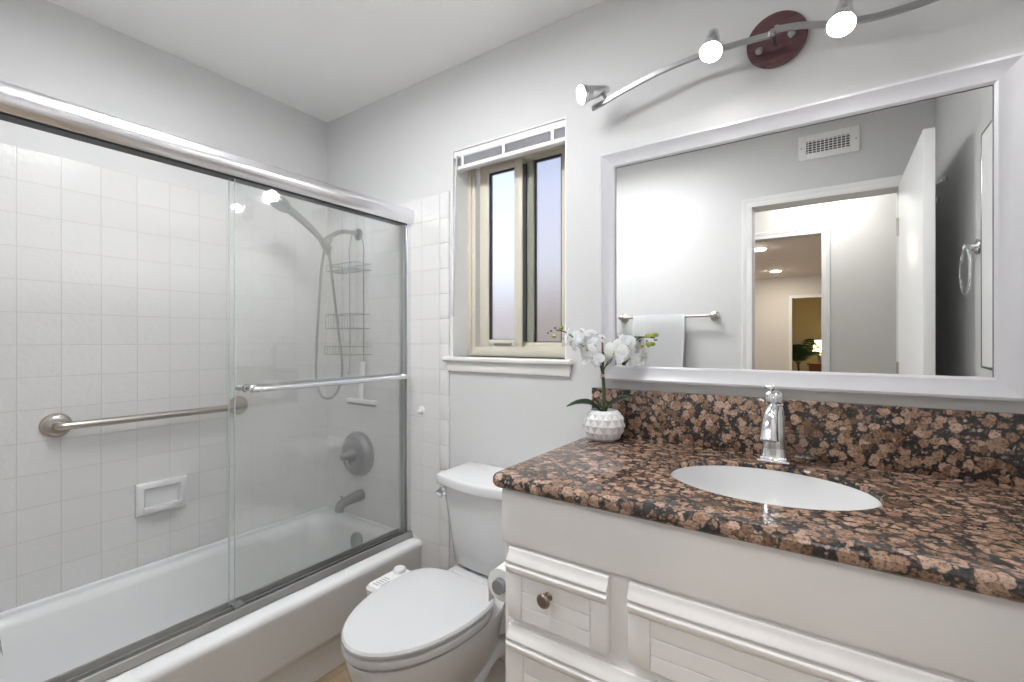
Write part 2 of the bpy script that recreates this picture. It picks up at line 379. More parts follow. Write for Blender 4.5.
# side table, lamp, palm
t = thing('side_table', 'dark wooden side table under the lit table lamp, seen in the mirror', 'table', (-.1, -8.7, 0))
bm = NB(); box(bm, (-.38,-8.95,.74), (.2,-8.5,.78), .004); obj('tabletop', bm, WOOD, t)
bm = NB(); box(bm, (-.35,-8.92,.58), (.17,-8.52,.74), .004); obj('drawer', bm, WOOD, t)
for sx_ in (-.34, .12):
    for sy_ in (-8.91, -8.57):
        bm = NB(); box(bm, (sx_,sy_,0), (sx_+.04,sy_+.04,.58), .003); obj('leg', bm, WOOD, t)
t = thing('table_lamp', 'lit table lamp glowing yellow beside the palm, seen in the mirror', 'lamp', (-.15, -8.7, .78))
bm = NB(); lathe(bm, (-.15,-8.7,.78), (0,0,1), [(.07,0),(.07,.015),(.03,.03),(.05,.1),(.045,.17),(.012,.22),(.012,.28)], 24); obj('base', bm, STEEL, t)
bm = NB(); lathe(bm, (-.15,-8.7,1.02), (0,0,1), [(.14,0),(.10,.24)], 32, False, False); obj('lamp_shade', bm, SHADE, t)
t = thing('potted_palm', 'green palm beside the lit table lamp, seen in the mirror', 'plant', (-.52, -8.1, 0))
bm = NB(); lathe(bm, (-.52,-8.1,0), (0,0,1), [(.12,0),(.17,.3),(.16,.3),(.15,.27)], 24); obj('pot', bm, POT, t)
bm = NB(); tube(bm, [(-.52,-8.1,.26),(-.51,-8.1,.6),(-.52,-8.1,.75)], .02); obj('trunk', bm, STAKE, t)
for k in range(16):
    a = 2*PI*k/16+.3; L_ = random.uniform(.35, .55); up_ = random.uniform(.25, .62)
    bm = NB(); p0 = V((-.52,-8.1,.74)); pts = [p0 + V((math.cos(a)*L_*s, math.sin(a)*L_*s, up_*math.sin(s*2.1))) for s in (0,.25,.5,.75,1)]
    pts = smooth_path(pts, 4); tube(bm, pts, .004, 5, 1)
    side = V((-math.sin(a), math.cos(a), 0))
    for i, p in enumerate(pts[3:], 3):
        s = (i/len(pts)); ll = .17*math.sin(PI*min(1, s*.85+.12))
        d = (pts[min(i+1, len(pts)-1)]-pts[i-1]).normalized()
        for sg in (-1, 1):
            tip = p+side*sg*ll+d*ll*.6-V((0,0,.3*ll)); vv = [bm.verts.new(q) for q in (p-d*.012, p+d*.030, tip)]
            bm.faces.new(vv)
    obj('frond', bm, mat('palm_green', (.05,.13,.04), .5) if k == 0 else bpy.data.materials['palm_green'], t)

# ------------------------------------------------------------------ open door leaf, hook
def mkdoor():
    x0, x1, y0, y1 = .290, .325, YF+.005, .725
    bm = NB(); box(bm, (x0, y0, .01), (x1, y1, 2.045), .002)
    d = obj('door_1', bm, TRIM); d['kind'] = 'structure'; d['label'] = 'open white slab door standing into the bathroom, seen in the mirror'
    for z in (.25, 1.1, 1.83):
        b2 = NB(); lathe(b2, (x0-.004, y0, z-.045), (0,0,1), [(.006,0),(.006,.09)], 12); obj('hinge', b2, NICKEL, d)
    for sg, xx in ((-1, x0), (1, x1)):
        b2 = NB(); lathe(b2, (xx, y1-.065, .92), (sg,0,0), [(.028,0),(.028,.006),(.01,.012),(.01,.03),(.026,.035),(.026,.055),(.012,.062)] if sg < 0 else [(.026,0),(.026,.006),(.01,.010),(.01,.024),(.022,.030),(.022,.046),(.01,.05)], 24); obj('knob', b2, NICKEL, d)
mkdoor()
t = thing('robe_hook', 'chrome robe hook on the back of the open door, seen in the mirror', 'hook', (.325, .42, 1.88))
bm = NB(); lathe(bm, (.325,.42,1.88), (1,0,0), [(.018,0),(.018,.004),(.008,.008)], 20); obj('mounting_plate', bm, CHROME, t)
for s, e_ in ((.070, .045), (.045, -.035)):
    bm = NB(); tube(bm, [(.332,.42,1.88),(.35,.42,1.88+e_*.3),(.328+s,.42,1.88+e_)], .006); sphere(bm, (.328+s,.42,1.88+e_), .011); obj('prong', bm, CHROME, t)

# ------------------------------------------------------------------ bathtub
def tub():
    y0, y1 = YF+.008, YB-.008; x0 = XL+.008; t = thing('bathtub', 'white enamelled bathtub set against the tiled walls', 'bathtub', (-1.9, .77, 0))
    bm = NB(); L = []
    for x1, z in ((-1.562, 0), (-1.562, .10), (-1.556, .118), (-1.540, .135), (-1.536, .15), (-1.533, .30), (-1.526, .322), (-1.528, .338), (-1.540, .346)):
        L.append(rrect(x0, x1, y0, y1, .002, z))
    for a, b, c, d, r, z in ((x0+.03, -1.66, y0+.05, y1-.045, .05, .350), (x0+.05, -1.675, y0+.075, y1-.065, .08, .343), (x0+.058, -1.685, y0+.10, y1-.075, .10, .32),
                             (x0+.075, -1.70, y0+.17, y1-.095, .12, .22), (x0+.10, -1.725, y0+.27, y1-.125, .13, .10), (x0+.13, -1.76, y0+.33, y1-.17, .12, .06), (x0+.19, -1.82, y0+.42, y1-.25, .08, .048)):
        L.append(rrect(a, b, c, d, r, z))
    loft(bm, L); obj('basin', bm, ENAM, t, ang=50)
    bm = NB(); lathe(bm, (-1.885, y1-.083, .285), (0,-1,.12), [(.042,-.004),(.042,.006),(.033,.010),(.006,.011)], 28); sphere(bm, (-1.885, y1-.095, .275), .006); o = obj('overflow_plate', bm, FADED, t); o['label'] = 'dull metal overflow plate'
    bm = NB(); lathe(bm, (-1.95, y1-.33, .049), (0,0,1), [(.03,0),(.03,.003),(.018,.004),(.018,.012),(.003,.014)], 24); obj('drain', bm, FADED, t)
    # raised lip of the enamel along the wall tiles
    bm = NB(); box(bm, (x0, y0, .338), (x0+.018, y1, .364), .006, 3); box(bm, (x0, y1-.012, .338), (-1.64, y1, .360), .005, 3); obj('tile_flange', bm, ENAM, t)
    return t
tub()

# ------------------------------------------------------------------ shower enclosure
y0, y1 = YF+.009, YB-.009
t = thing('shower_door_frame', 'polished metal frame of the sliding shower door on the tub rim', 'shower frame', (-1.625, .77, .35))
hp = [(-1.658,1.792),(-1.648,1.792),(-1.648,1.800),(-1.602,1.800),(-1.602,1.790),(-1.596,1.790),(-1.586,1.798),(-1.578,1.812),(-1.575,1.828),(-1.578,1.844),(-1.588,1.857),(-1.600,1.863),(-1.612,1.864),(-1.646,1.860),(-1.658,1.850)]
bm = NB(); extrude_profile(bm, hp, 'y', y0, y1); obj('header', bm, BRIGHT, t, ang=30)
bm = NB(); box(bm, (-1.646, y0, 1.786), (-1.604, y1, 1.7995)); o = obj('header_channel', bm, DARK, t); o['label'] = 'dark channel under the header'
tp = [(-1.662,.349),(-1.590,.349),(-1.586,.353),(-1.594,.374),(-1.600,.376),(-1.604,.362),(-1.616,.362),(-1.618,.378),(-1.622,.378),(-1.626,.362),(-1.644,.362),(-1.648,.384),(-1.656,.384),(-1.662,.376)]
bm = NB(); extrude_profile(bm, tp, 'y', y0, y1); obj('bottom_track', bm, BRUSH, t, ang=20)
for ya, yb in ((y1-.024, y1), (y0, y0+.024)):
    bm = NB(); box(bm, (-1.652, ya, .378), (-1.598, yb, 1.792), .002); obj('wall_jamb', bm, BRIGHT if ya > 1 else BRUSH, t)
    s_ = ya-.006 if ya > 1 else yb; bm = NB(); box(bm, (-1.640, s_, .385), (-1.606, s_+.006, 1.786)); o = obj('bumper_strip', bm, STEEL, t)
bm = NB(); box(bm, (-1.640, .742, .3625), (-1.602, .775, .382), .002); obj('guide_block', bm, STEEL, t)
def gpanel(x, ya, yb, label, outer):
    t = thing('shower_door_panel', label, 'shower door', (x, (ya+yb)/2, .364), 'sliding glass shower panels')
    bm = NB(); box(bm, (x-.003, ya, .366), (x+.003, yb, 1.788)); obj('glass', bm, SGLASS, t, smooth=False)
    for yy in (ya-.0012, yb+.0002):
        bm = NB(); box(bm, (x-.003, yy, .366), (x+.003, yy+.001, 1.788)); o = obj('glass_edge', bm, EDGE, t); o['label'] = 'polished green-grey edge of the glass'
    bm = NB(); box(bm, (x-.006, ya, .3645), (x+.006, yb, .374), .001); o = obj('bottom_seal', bm, DARK, t); o['label'] = 'dark strip along the bottom of the glass'
    s = 1 if outer else -1; xb = x + s*.045
    a, b = ya+.055, yb-.012
    bm = NB(); tube(bm, [(x+s*.004, a, 1.092),(x+s*.03, a, 1.092),(xb, a+.02, 1.092),(xb, (a+b)/2, 1.092),(xb, b-.02, 1.092),(x+s*.03, b, 1.092),(x+s*.004, b, 1.092)], .0095, 14, 8)
    bar = obj('towel_bar', bm, BRIGHT if outer else STEEL, t); bar['label'] = 'metal bar across the glass'
    for q in (a, b):
        bm = NB(); lathe(bm, (x+s*.0035, q, 1.092), (s,0,0), [(.013,0),(.013,.006),(.009,.009)], 18); obj('mounting_disc', bm, CHROME, bar)
        bm = NB(); lathe(bm, (x-s*.0035, q, 1.092), (-s,0,0), [(.011,0),(.010,.004),(.004,.005)], 18); obj('screw_cap', bm, CHROME, bar)
gpanel(-1.611, .745, 1.478, 'outer glass shower panel with a chrome bar, nearer the toilet', True)
gpanel(-1.634, .738, 1.474, 'inner glass shower panel, on the tub side behind the outer one', False)

# grab bar on the side wall
XT = XL+.008
t = thing('grab_bar', 'brushed nickel grab bar on the tiled wall over the tub', 'grab bar', (XT, .75, .957))
bm = NB(); tube(bm, [(XT+.01,.443,.957),(XT+.045,.446,.957),(XT+.058,.475,.957),(XT+.058,.75,.957),(XT+.058,1.02,.957),(XT+.045,1.05,.957),(XT+.01,1.053,.957)], .014, 18, 8); obj('bar', bm, NICKEL, t)
for y in (.443, 1.053):
    bm = NB(); lathe(bm, (XT,y,.957), (1,0,0), [(.043,0),(.043,.006),(.039,.012),(.034,.013),(.034,.018),(.028,.022),(.018,.024)], 36); obj('flange', bm, NICKEL, t)
# soap dish
t = thing('soap_dish', 'white ceramic soap dish set in the wall tiles', 'soap dish', (XT, .755, .55))
bm = NB(); ya, yb, za, zb = .668, .843, .560, .690
loft(bm, [[(XT, ya, za),(XT, yb, za),(XT, yb, zb),(XT, ya, zb)],
          [(XT+.012, ya, za),(XT+.012, yb, za),(XT+.012, yb, zb),(XT+.012, ya, zb)],
          [(XT+.018, ya+.006, za+.006),(XT+.018, yb-.006, za+.006),(XT+.018, yb-.006, zb-.006),(XT+.018, ya+.006, zb-.006)],
          [(XT+.020, ya+.024, za+.022),(XT+.020, yb-.024, za+.022),(XT+.020, yb-.024, zb-.024),(XT+.020, ya+.024, zb-.024)],
          [(XT+.005, ya+.032, za+.030),(XT+.005, yb-.032, za+.030),(XT+.005, yb-.032, zb-.032),(XT+.005, ya+.032, zb-.032)]])
obj('backplate', bm, PORC, t, ang=40)
bm = NB(); L = []
for k in range(13):
    s = k/12; y = ya+.022+(yb-ya-.044)*s; d = .020+.028*math.sin(PI*s)
    L.append([(XT+.012, y, za+.022),(XT+d, y, za+.014),(XT+d+.006, y, za+.022),(XT+d+.004, y, za+.036),(XT+d-.003, y, za+.036),(XT+d-.006, y, za+.028),(XT+.012, y, za+.030)])
loft(bm, L); obj('shelf_lip', bm, PORC, t, ang=50)

# ------------------------------------------------------------------ shower fittings on the end wall
YT = YB-.008
t = thing('shower_valve', 'round dull metal shower valve with a lever on the tiled end wall', 'shower valve', (-1.972, YT, .681))
bm = NB(); lathe(bm, (-1.972,YT,.681), (0,-1,0), [(.112,0),(.113,.008),(.110,.022),(.100,.036),(.088,.042),(.084,.038),(.066,.042),(.045,.046)], 48); obj('escutcheon', bm, FADED, t)
bm = NB(); lathe(bm, (-1.972,YT-.042,.681), (0,-1,0), [(.034,0),(.032,.02),(.026,.034),(.022,.055),(.014,.064),(.004,.066)], 28); obj('handle_hub', bm, FADED, t)
bm = NB(); tube(bm, [(-1.972,YT-.088,.681),(-1.955,YT-.092,.655),(-1.945,YT-.084,.625)], lambda s: .013-.005*s, 12); obj('lever', bm, FADED, t)
t = thing('tub_spout', 'dull metal tub spout below the shower valve', 'tub spout', (-1.955, YT, .475))
bm = NB(); L = []
for y, z, rx, rz in ((0,.475,.026,.028),(.008,.475,.028,.030),(.05,.472,.025,.027),(.09,.467,.022,.024),(.12,.458,.021,.024),(.138,.448,.019,.022),(.146,.438,.013,.014)):
    L.append([(-1.955+rx*math.cos(2*PI*j/20), YT-y, z+rz*math.sin(2*PI*j/20)) for j in range(20)])
loft(bm, L); obj('spout', bm, FADED, t, ang=60)
bm = NB(); lathe(bm, (-1.955,YT-.122,.448), (0,-.1,-1), [(.017,0),(.017,.024),(.013,.026)], 18); obj('nozzle', bm, FADED, t)
bm = NB(); lathe(bm, (-1.955,YT-.118,.478), (0,0,1), [(.003,0),(.003,.012),(.007,.014),(.007,.020)], 14); obj('diverter_knob', bm, FADED, t)

t = thing('hand_shower', 'dull chrome hand shower and hose hung from its arm on the end wall', 'shower', (-1.979, YT, 1.794))
bm = NB(); lathe(bm, (-1.979,YT,1.794), (0,-1,0), [(.030,0),(.028,.006),(.014,.014)], 26); obj('flange', bm, FADED, t)
arm = [(-1.979,YT-.004,1.794),(-1.979,1.46,1.797),(-1.980,1.41,1.790),(-1.982,1.365,1.765),(-1.984,1.340,1.742)]
bm = NB(); tube(bm, arm, .011, 14); obj('shower_arm', bm, FADED, t)
bm = NB(); lathe(bm, (-1.984,1.345,1.748), (0,-.45,-.9), [(.016,0),(.019,.01),(.019,.035),(.015,.045)], 20); lathe(bm, (-1.984,1.328,1.705), (0,-.6,.8), [(.02,-.022),(.022,0),(.018,.028)], 20); obj('holder_bracket', bm, FADED, t)
bm = NB(); tube(bm, [(-1.984,1.345,1.668),(-1.984,1.318,1.715),(-1.985,1.26,1.770),(-1.99,1.19,1.818),(-1.995,1.135,1.850)], lambda s: .012+.006*s, 16); obj('handle', bm, FADED, t)
bm = NB(); lathe(bm, (-1.996,1.118,1.872), (-.10,-.45,-.88), [(.014,-.012),(.034,-.006),(.048,.010),(.050,.024),(.046,.030),(.004,.031)], 32); obj('spray_head', bm, FADED, t)
hose = [(-1.984,1.345,1.672),(-1.982,1.355,1.60),(-1.975,1.37,1.45),(-1.958,1.385,1.25),(-1.945,1.39,1.12),(-1.965,1.385,1.02),(-2.02,1.375,.972),(-2.085,1.37,.985),(-2.128,1.37,1.07),(-2.118,1.365,1.2),(-2.085,1.355,1.4),(-2.045,1.345,1.6),(-2.005,1.335,1.69)]
bm = NB(); tube(bm, hose, .0065, 10, 10); obj('hose', bm, FADED, t)

# wire caddy
t = thing('shower_caddy', 'thin wire shower caddy with three shelves hanging on the end wall', 'shower caddy', (-1.98, 1.46, 1.2))
bm = NB(); R_ = .0025
for x in (-2.035, -1.925):
    tube(bm, [(-1.979+(x+1.98)*.18,1.495,1.822),(x,1.497,1.74),(x,1.499,1.60),(x,1.499,1.12),(x,1.485,1.10)], R_, 6, 4)
obj('hanger_frame', bm, FADED, t)
def basket(z0, z1, x0, x1, ya=1.405, yb=1.498):
    bm = NB()
    for z in (z0, z1):
        tube(bm, [(x0,yb,z),(x0,ya,z),(x1,ya,z),(x1,yb,z),(x0,yb,z)], R_, 6, 1)
    n = int((x1-x0)/.022)
    for k in range(n+1):
        x = x0+(x1-x0)*k/n; tube(bm, [(x,ya,z1),(x,ya,z0),(x,yb,z0)], .0015, 5, 1)
    return bm
for z0, z1, a, b in ((1.602, 1.632, -2.09, -1.87), (1.315, 1.385, -2.10, -1.88), (1.185, 1.225, -2.11, -1.86)):
    obj('basket', basket(z0, z1, a, b), FADED, t)
t = thing('squeegee', 'white squeegee hanging under the wire shower caddy', 'squeegee', (-1.91, 1.47, .95))
bm = NB(); tube(bm, [(-1.915,1.488,1.15),(-1.915,1.482,1.08),(-1.910,1.472,1.0),(-1.90,1.465,.965)], lambda s: .014-.003*s, 12); obj('handle', bm, WPLAS, t)
bm = NB(); box(bm, (-2.0,1.452,.948), (-1.79,1.476,.966), .004); obj('head', bm, WPLAS, t)
bm = NB(); box(bm, (-2.0,1.460,.936), (-1.79,1.466,.948)); o = obj('blade', bm, mat('grey_rubber', (.22,.2,.2), .6), t); o['label'] = 'grey rubber blade'

t = thing('adhesive_hook', 'small white hook on the tiles right of the shower door', 'hook', (-1.530, YT, .937))
bm = NB(); lathe(bm, (-1.530,YT,.940), (0,-1,0), [(.017,0),(.016,.005),(.006,.007)], 20); obj('base_disc', bm, WPLAS, t)
bm = NB(); tube(bm, [(-1.530,YT-.006,.942),(-1.530,YT-.014,.932),(-1.530,YT-.022,.930),(-1.530,YT-.025,.938)], .004, 10); obj('prong', bm, WPLAS, t)

# ------------------------------------------------------------------ window
YW = 1.632                       # inner face of the vinyl frame
WX0, WX1, WZ0, WZ1 = -1.355, -.798, 1.186, 2.078
def ring(bm, x0, x1, z0, z1, wl_, wr, wb, wt, ya, yb, bev=.002):
    box(bm, (x0,ya,z0), (x0+wl_,yb,z1), bev); box(bm, (x1-wr,ya,z0), (x1,yb,z1), bev)
    box(bm, (x0+wl_,ya,z0), (x1-wr,yb,z0+wb), bev); box(bm, (x0+wl_,ya,z1-wt), (x1-wr,yb,z1), bev)
bm = NB(); ring(bm, WX0, WX1, WZ0, WZ1, .040, .040, .042, .05, YW, YW+.055); ring(bm, WX0, WX1, WZ0, WZ1, .022, .022, .024, .03, YW-.008, YW+.01)
wf = struct('window_1', bm, ALMOND, label='almond vinyl sliding window with frosted glass')
# right fixed lite, set back; left sliding sash in front
bm = NB(); ring(bm, -1.068, WX1-.038, 1.227, 2.03, .048, .053, .02, .02, YW+.022, YW+.048); s1 = obj('fixed_sash', bm, ALMOND, wf)
bm = NB(); box(bm, (-1.052, YW+.0205, 1.247), (-1.0205, YW+.0225, 2.01)); o = obj('shaded_stile_strip', bm, mat('shaded_stile_olive', (.30,.31,.24), .5), s1); o['label'] = 'olive grey strip painting the shade on the fixed sash stile'  # shade on the recessed stile, put into an olive strip
bm = NB(); ring(bm, -1.020, WX1-.090, 1.246, 2.011, .003, .006, .005, .007, YW+.026, YW+.046, 0); obj('gasket', bm, GASK, s1)
bm = NB(); box(bm, (-1.021, YW+.036, 1.246), (WX1-.090, YW+.040, 2.011)); obj('pane', bm, FROST2, s1, smooth=False)
bm = NB(); ring(bm, -1.292, -1.066, 1.229, 2.028, .050, .040, .03, .035, YW+.004, YW+.028); s2 = obj('sliding_sash', bm, ALMOND, wf)
bm = NB(); ring(bm, -1.244, -1.104, 1.257, 1.995, .008, .004, .004, .007, YW+.008, YW+.026, 0); obj('gasket', bm, GASK, s2)
bm = NB(); box(bm, (-1.244, YW+.017, 1.257), (-1.104, YW+.021, 1.995)); obj('pane', bm, FROST, s2, smooth=False)
bm = NB(); box(bm, (-1.21, YW-.004, 1.236), (-1.12, YW+.006, 1.246), .002); o = obj('latch', bm, STEEL, s2)
bm = NB(); box(bm, (-1.066, YW+.010, 1.25), (-1.052, YW+.024, 2.00)); o = obj('weatherstrip', bm, GASK, s2); o['label'] = 'black strip along the meeting stile'
bm = NB(); box(bm, (WX0, YB+.0005, WZ0), (WX0+.004, YW-.002, WZ1)); box(bm, (WX1-.004, YB+.0005, WZ0), (WX1, YW-.002, WZ1)); box(bm, (WX0+.004, YB+.0005, WZ1-.004), (WX1-.004, YW-.002, WZ1))
struct('trim_11', bm, mat('window_jamb_paint', (.90,.90,.90), .4), label='white window jamb lining')
# stool and apron below the window
bm = NB(); box(bm, (-1.388, 1.492, 1.166), (-.768, YW, 1.186), .006, 3); struct('trim_9', bm, mat('sill_paint', (.82,.81,.77), .3), label='off-white window stool')
bm = NB(); box(bm, (-1.372, 1.507, 1.124), (-.776, YB, 1.166), .003); struct('trim_10', bm, bpy.data.materials['sill_paint'], label='off-white apron under the window stool')
# blind pulled up
t = thing('mini_blind', 'grey mini blind pulled up under the head of the window', 'window blind', (-1.08, 1.545, 1.99))
bm = NB(); box(bm, (-1.350, 1.527, 2.046), (-.803, 1.565, 2.074), .002); obj('head_rail', bm, WPLAS, t)
bm = NB()
for k in range(18): 
    z = 2.0125+k*.0018; box(bm, (-1.345, 1.530, z), (-.808, 1.556, z+.0007))
o = obj('slat_stack', bm, SLAT, t, smooth=False); o['kind'] = 'stuff'
bm = NB(); box(bm, (-1.347, 1.528, 1.994), (-.806, 1.558, 2.0115), .003); obj('bottom_rail', bm, WPLAS, t)
for x in (-1.305, -1.09, -.865):
    bm = NB(); box(bm, (x, 1.5245, 2.000), (x+.013, 1.5265, 2.046)); box(bm, (x, 1.5245, 1.998), (x+.013, 1.53, 2.001)); obj('ladder_tape', bm, WPLAS, t)
bm = NB(); tube(bm, [(-1.326,1.524,2.052),(-1.328,1.52,2.03),(-1.334,1.519,1.9),(-1.340,1.5175,1.6),(-1.348,1.517,1.36)], .0035, 8); o = obj('tilt_wand', bm, mat('clear_wand', (.6,.6,.64), .2), t)
# outside: neighbour's stucco wall and yard
bm = NB(); box(bm, (-9, 5.2, -.6), (5, 5.4, 1.9)); struct('wall_neighbour', bm, bump(mat('pink_stucco', (.55,.46,.37), .9), 40, .5, .01), label='pinkish stucco wall outside the frosted window')
bm = NB(); box(bm, (-14, YB+.16, -.7), (14, 30, -.6)); struct('floor_yard', bm, bump(mat('yard_ground', (.52,.46,.38), .95), 15, .5, .01))

# ------------------------------------------------------------------ vanity
CT = .93; VY = .945              # counter top height, cabinet face plane
VX0 = -.665
t = thing('vanity_cabinet', 'white painted vanity cabinet with beadboard drawers under the granite counter', 'vanity cabinet', (-.12, 1.2, 0))
bm = NB(); box(bm, (VX0, VY+.018, 0), (VX0+.018, YB-.002, CT-.035)); box(bm, (VX0, VY, .08), (XR-.002, VY+.018, CT-.035)); box(bm, (VX0+.03, VY+.05, 0), (XR-.002, VY+.068, .09)); box(bm, (VX0+.018, VY+.018, .08), (XR-.002, YB-.002, .10))
obj('carcass', bm, CAB, t, smooth=False)
bm = NB(); box(bm, (VX0-.003, VY-.012, .762), (XR-.002, VY, CT-.0345), .0015); obj('apron_panel', bm, CAB, t)
def front(name, x0, x1, z0, z1, side=.040):
    """overlay front: two rounded rails along the top, plain stiles, grooved boards between"""
    bm = NB(); yf = VY-.018
    pr = [(0,0),(-.010,0),(-.0135,-.003),(-.0150,-.010),(-.0185,-.018),(-.0235,-.024),(-.0245,-.029),(-.0225,-.033),(-.0165,-.0345),(-.0165,-.037),
          (-.0235,-.0385),(-.0265,-.042),(-.0265,-.047),(-.0240,-.053),(-.0195,-.058),(-.0170,-.0595),(0,-.0595)]
    extrude_profile(bm, [(VY+a, z1+b_) for a, b_ in pr], 'x', x0, x1)
    zt = z1-.0597
    box(bm, (x0, yf, z0), (x0+side, VY, zt), .002); box(bm, (x1-side, yf, z0), (x1, VY, zt), .002)
    h3 = (zt-z0)/3
    for k in range(3): box(bm, (x0+side+.0006, yf+.0005, z0+h3*k+.0006), (x1-side-.0006, VY, z0+h3*(k+1)-.0006), .0014, 1)
    return obj(name, bm, CAB, t)
d1 = front('drawer', -.646, -.388, .585, .752)
front('drawer', -.343, .30, .588, .752, .045)
front('drawer', -.646, .30, .385, .565, .045)
front('door', -.646, -.18, .11, .365, .045); front('door', -.165, .30, .11, .365, .045)
bm = NB(); lathe(bm, (-.532, VY-.018, .667), (0,-1,0), [(.010,0),(.007,.003),(.006,.012),(.010,.016),(.0155,.020),(.0165,.025),(.013,.029),(.004,.031)], 28); o = obj('knob', bm, mat('bronze_knob', (.28,.22,.18), .32, .9), d1); o['label'] = 'round aged bronze knob'

# countertop with sink cut-out
SXc, SYc, SA, SB = -.121, 1.215, .214, .165
bm = NB(); prof = []
box(bm, (-.690, .905, CT-.034), (XR-.001, YB-.001, CT))
es = []
for e in bm.edges:
    a, b = e.verts[0].co, e.verts[1].co
    if (abs(a.x+.690) < 1e-4 and abs(b.x+.690) < 1e-4 and abs(a.y-.905) < 1e-4 and abs(b.y-.905) < 1e-4): es.append(e)
bmesh.ops.bevel(bm, geom=es, offset=.03, segments=6, affect='EDGES', profile=.5)
es = [e for e in bm.edges if abs(e.verts[0].co.z-e.verts[1].co.z) < 1e-5 and all((v.co.x < -.6595 or v.co.y < .9355) for v in e.verts) and not all(abs(v.co.y-YB+.001) < 1e-4 for v in e.verts) and len(e.link_faces) == 2 and e.calc_face_angle(0) > .5]
bmesh.ops.bevel(bm, geom=es, offset=.015, segments=5, affect='EDGES', profile=.5)
ct = obj('countertop', bm, GRAN, None, (-.12, 1.2, CT-.034)); tag(ct, 'polished brown and black granite countertop on the white vanity', 'countertop')
def ell(a, b, z, n=64): return [(SXc+a*math.cos(2*PI*k/n), SYc+b*math.sin(2*PI*k/n), z) for k in range(n)]
k = NB(); loft(k, [ell(SA, SB, CT-.08-.0), ell(SA, SB, CT-.004), ell(SA+.004, SB+.004, CT+.001), ell(SA+.004, SB+.004, CT+.02)])
bmesh.ops.translate(k, verts=k.verts, vec=(0,0,0)); cut(ct, k)
for f in ct.data.polygons: f.use_smooth = False
bm = NB(); box(bm, (-.687, YB-.021, CT+.0005), (XR-.001, YB-.001, 1.090), .0025); bs = obj('backsplash', bm, GRAN, None, (-.12, YB-.01, CT)); tag(bs, 'brown granite backsplash strip below the framed mirror', 'backsplash')
t = thing('sink', 'oval white undermount sink in the granite counter', 'sink', (SXc, SYc, CT-.19))
bm = NB(); L = []
for f, z in ((1.06, -.0365), (.998, -.0362), (.996, -.014), (.985, -.012), (.975, -.03), (.965, -.05), (.94, -.085), (.84, -.12), (.66, -.148), (.42, -.163), (.16, -.168)): L.append(ell(SA*f, SB*f, CT+z))
for f, z in ((.16, -.176), (.45, -.172), (.70, -.157), (.90, -.125), (1.0, -.085), (1.06, -.045)): L.append(ell(SA*f, SB*f, CT+z))
loft(bm, L, False, False, True); obj('bowl', bm, PORC, t, ang=60)
bm = NB(); lathe(bm, (SXc,SYc,CT-.178), (0,0,1), [(.028,0),(.028,.012),(.022,.013),(.018,.010),(.004,.010)], 28); obj('drain', bm, CHROME, t)

# faucet
FX, FY = -.122, 1.425
t = thing('faucet', 'chrome bell-shaped single-handle faucet behind the oval sink', 'faucet', (FX, FY, CT))
bm = NB(); box(bm, (FX-.038, FY-.030, CT+.0005), (FX+.038, FY+.030, CT+.010), .003); box(bm, (FX-.032, FY-.026, CT+.008), (FX+.032, FY+.026, CT+.017), .004, 3); obj('base_plate', bm, CHROME, t)
def octo(cx, cy, rx, ry, z, n=16):
    return [(cx+rx*math.cos(2*PI*(k+.5)/n)*(1 if k % 2 else .96), cy+ry*math.sin(2*PI*(k+.5)/n)*(1 if k % 2 else .96), z) for k in range(n)]
bm = NB(); loft(bm, [octo(FX, FY, r, r*.85, CT+z) for r, z in ((.033,.015),(.030,.022),(.028,.04),(.027,.08),(.026,.11),(.024,.135),(.021,.150),(.023,.153),(.021,.158))]); obj('body', bm, CHROME, t, ang=20)
bm = NB(); lathe(bm, (FX, FY, CT+.156), (0,0,1), [(.019,0),(.024,.005),(.025,.015),(.022,.027),(.013,.034),(.003,.036)], 28); h = obj('handle_dome', bm, CHROME, t)
bm = NB(); tube(bm, [(FX, FY, CT+.186),(FX, FY-.012, CT+.197),(FX-.002, FY-.035, CT+.196),(FX-.004, FY-.058, CT+.204)], lambda s: .009-.002*s, 12); sphere(bm, (FX-.004, FY-.060, CT+.205), .009, (1.5, .7, .7), 14); obj('lever', bm, CHROME, h)
bm = NB(); tube(bm, [(FX,FY+.004,CT+.140),(FX,FY-.030,CT+.146),(FX-.001,FY-.066,CT+.134),(FX-.002,FY-.090,CT+.108),(FX-.003,FY-.100,CT+.074)], lambda s: .0135+.0095*s*s, 22); obj('spout', bm, CHROME, t, ang=60)
bm = NB(); lathe(bm, (FX-.003,FY-.100,CT+.0745), (0,-.12,-1), [(.018,-.002),(.018,.003),(.012,.004)], 20); obj('aerator', bm, FADED, t)
bm = NB(); lathe(bm, (FX, FY+.028, CT+.12), (0,0,1), [(.0025,-.1),(.0025,.03),(.005,.033),(.005,.042)], 12); obj('lift_rod', bm, CHROME, t)

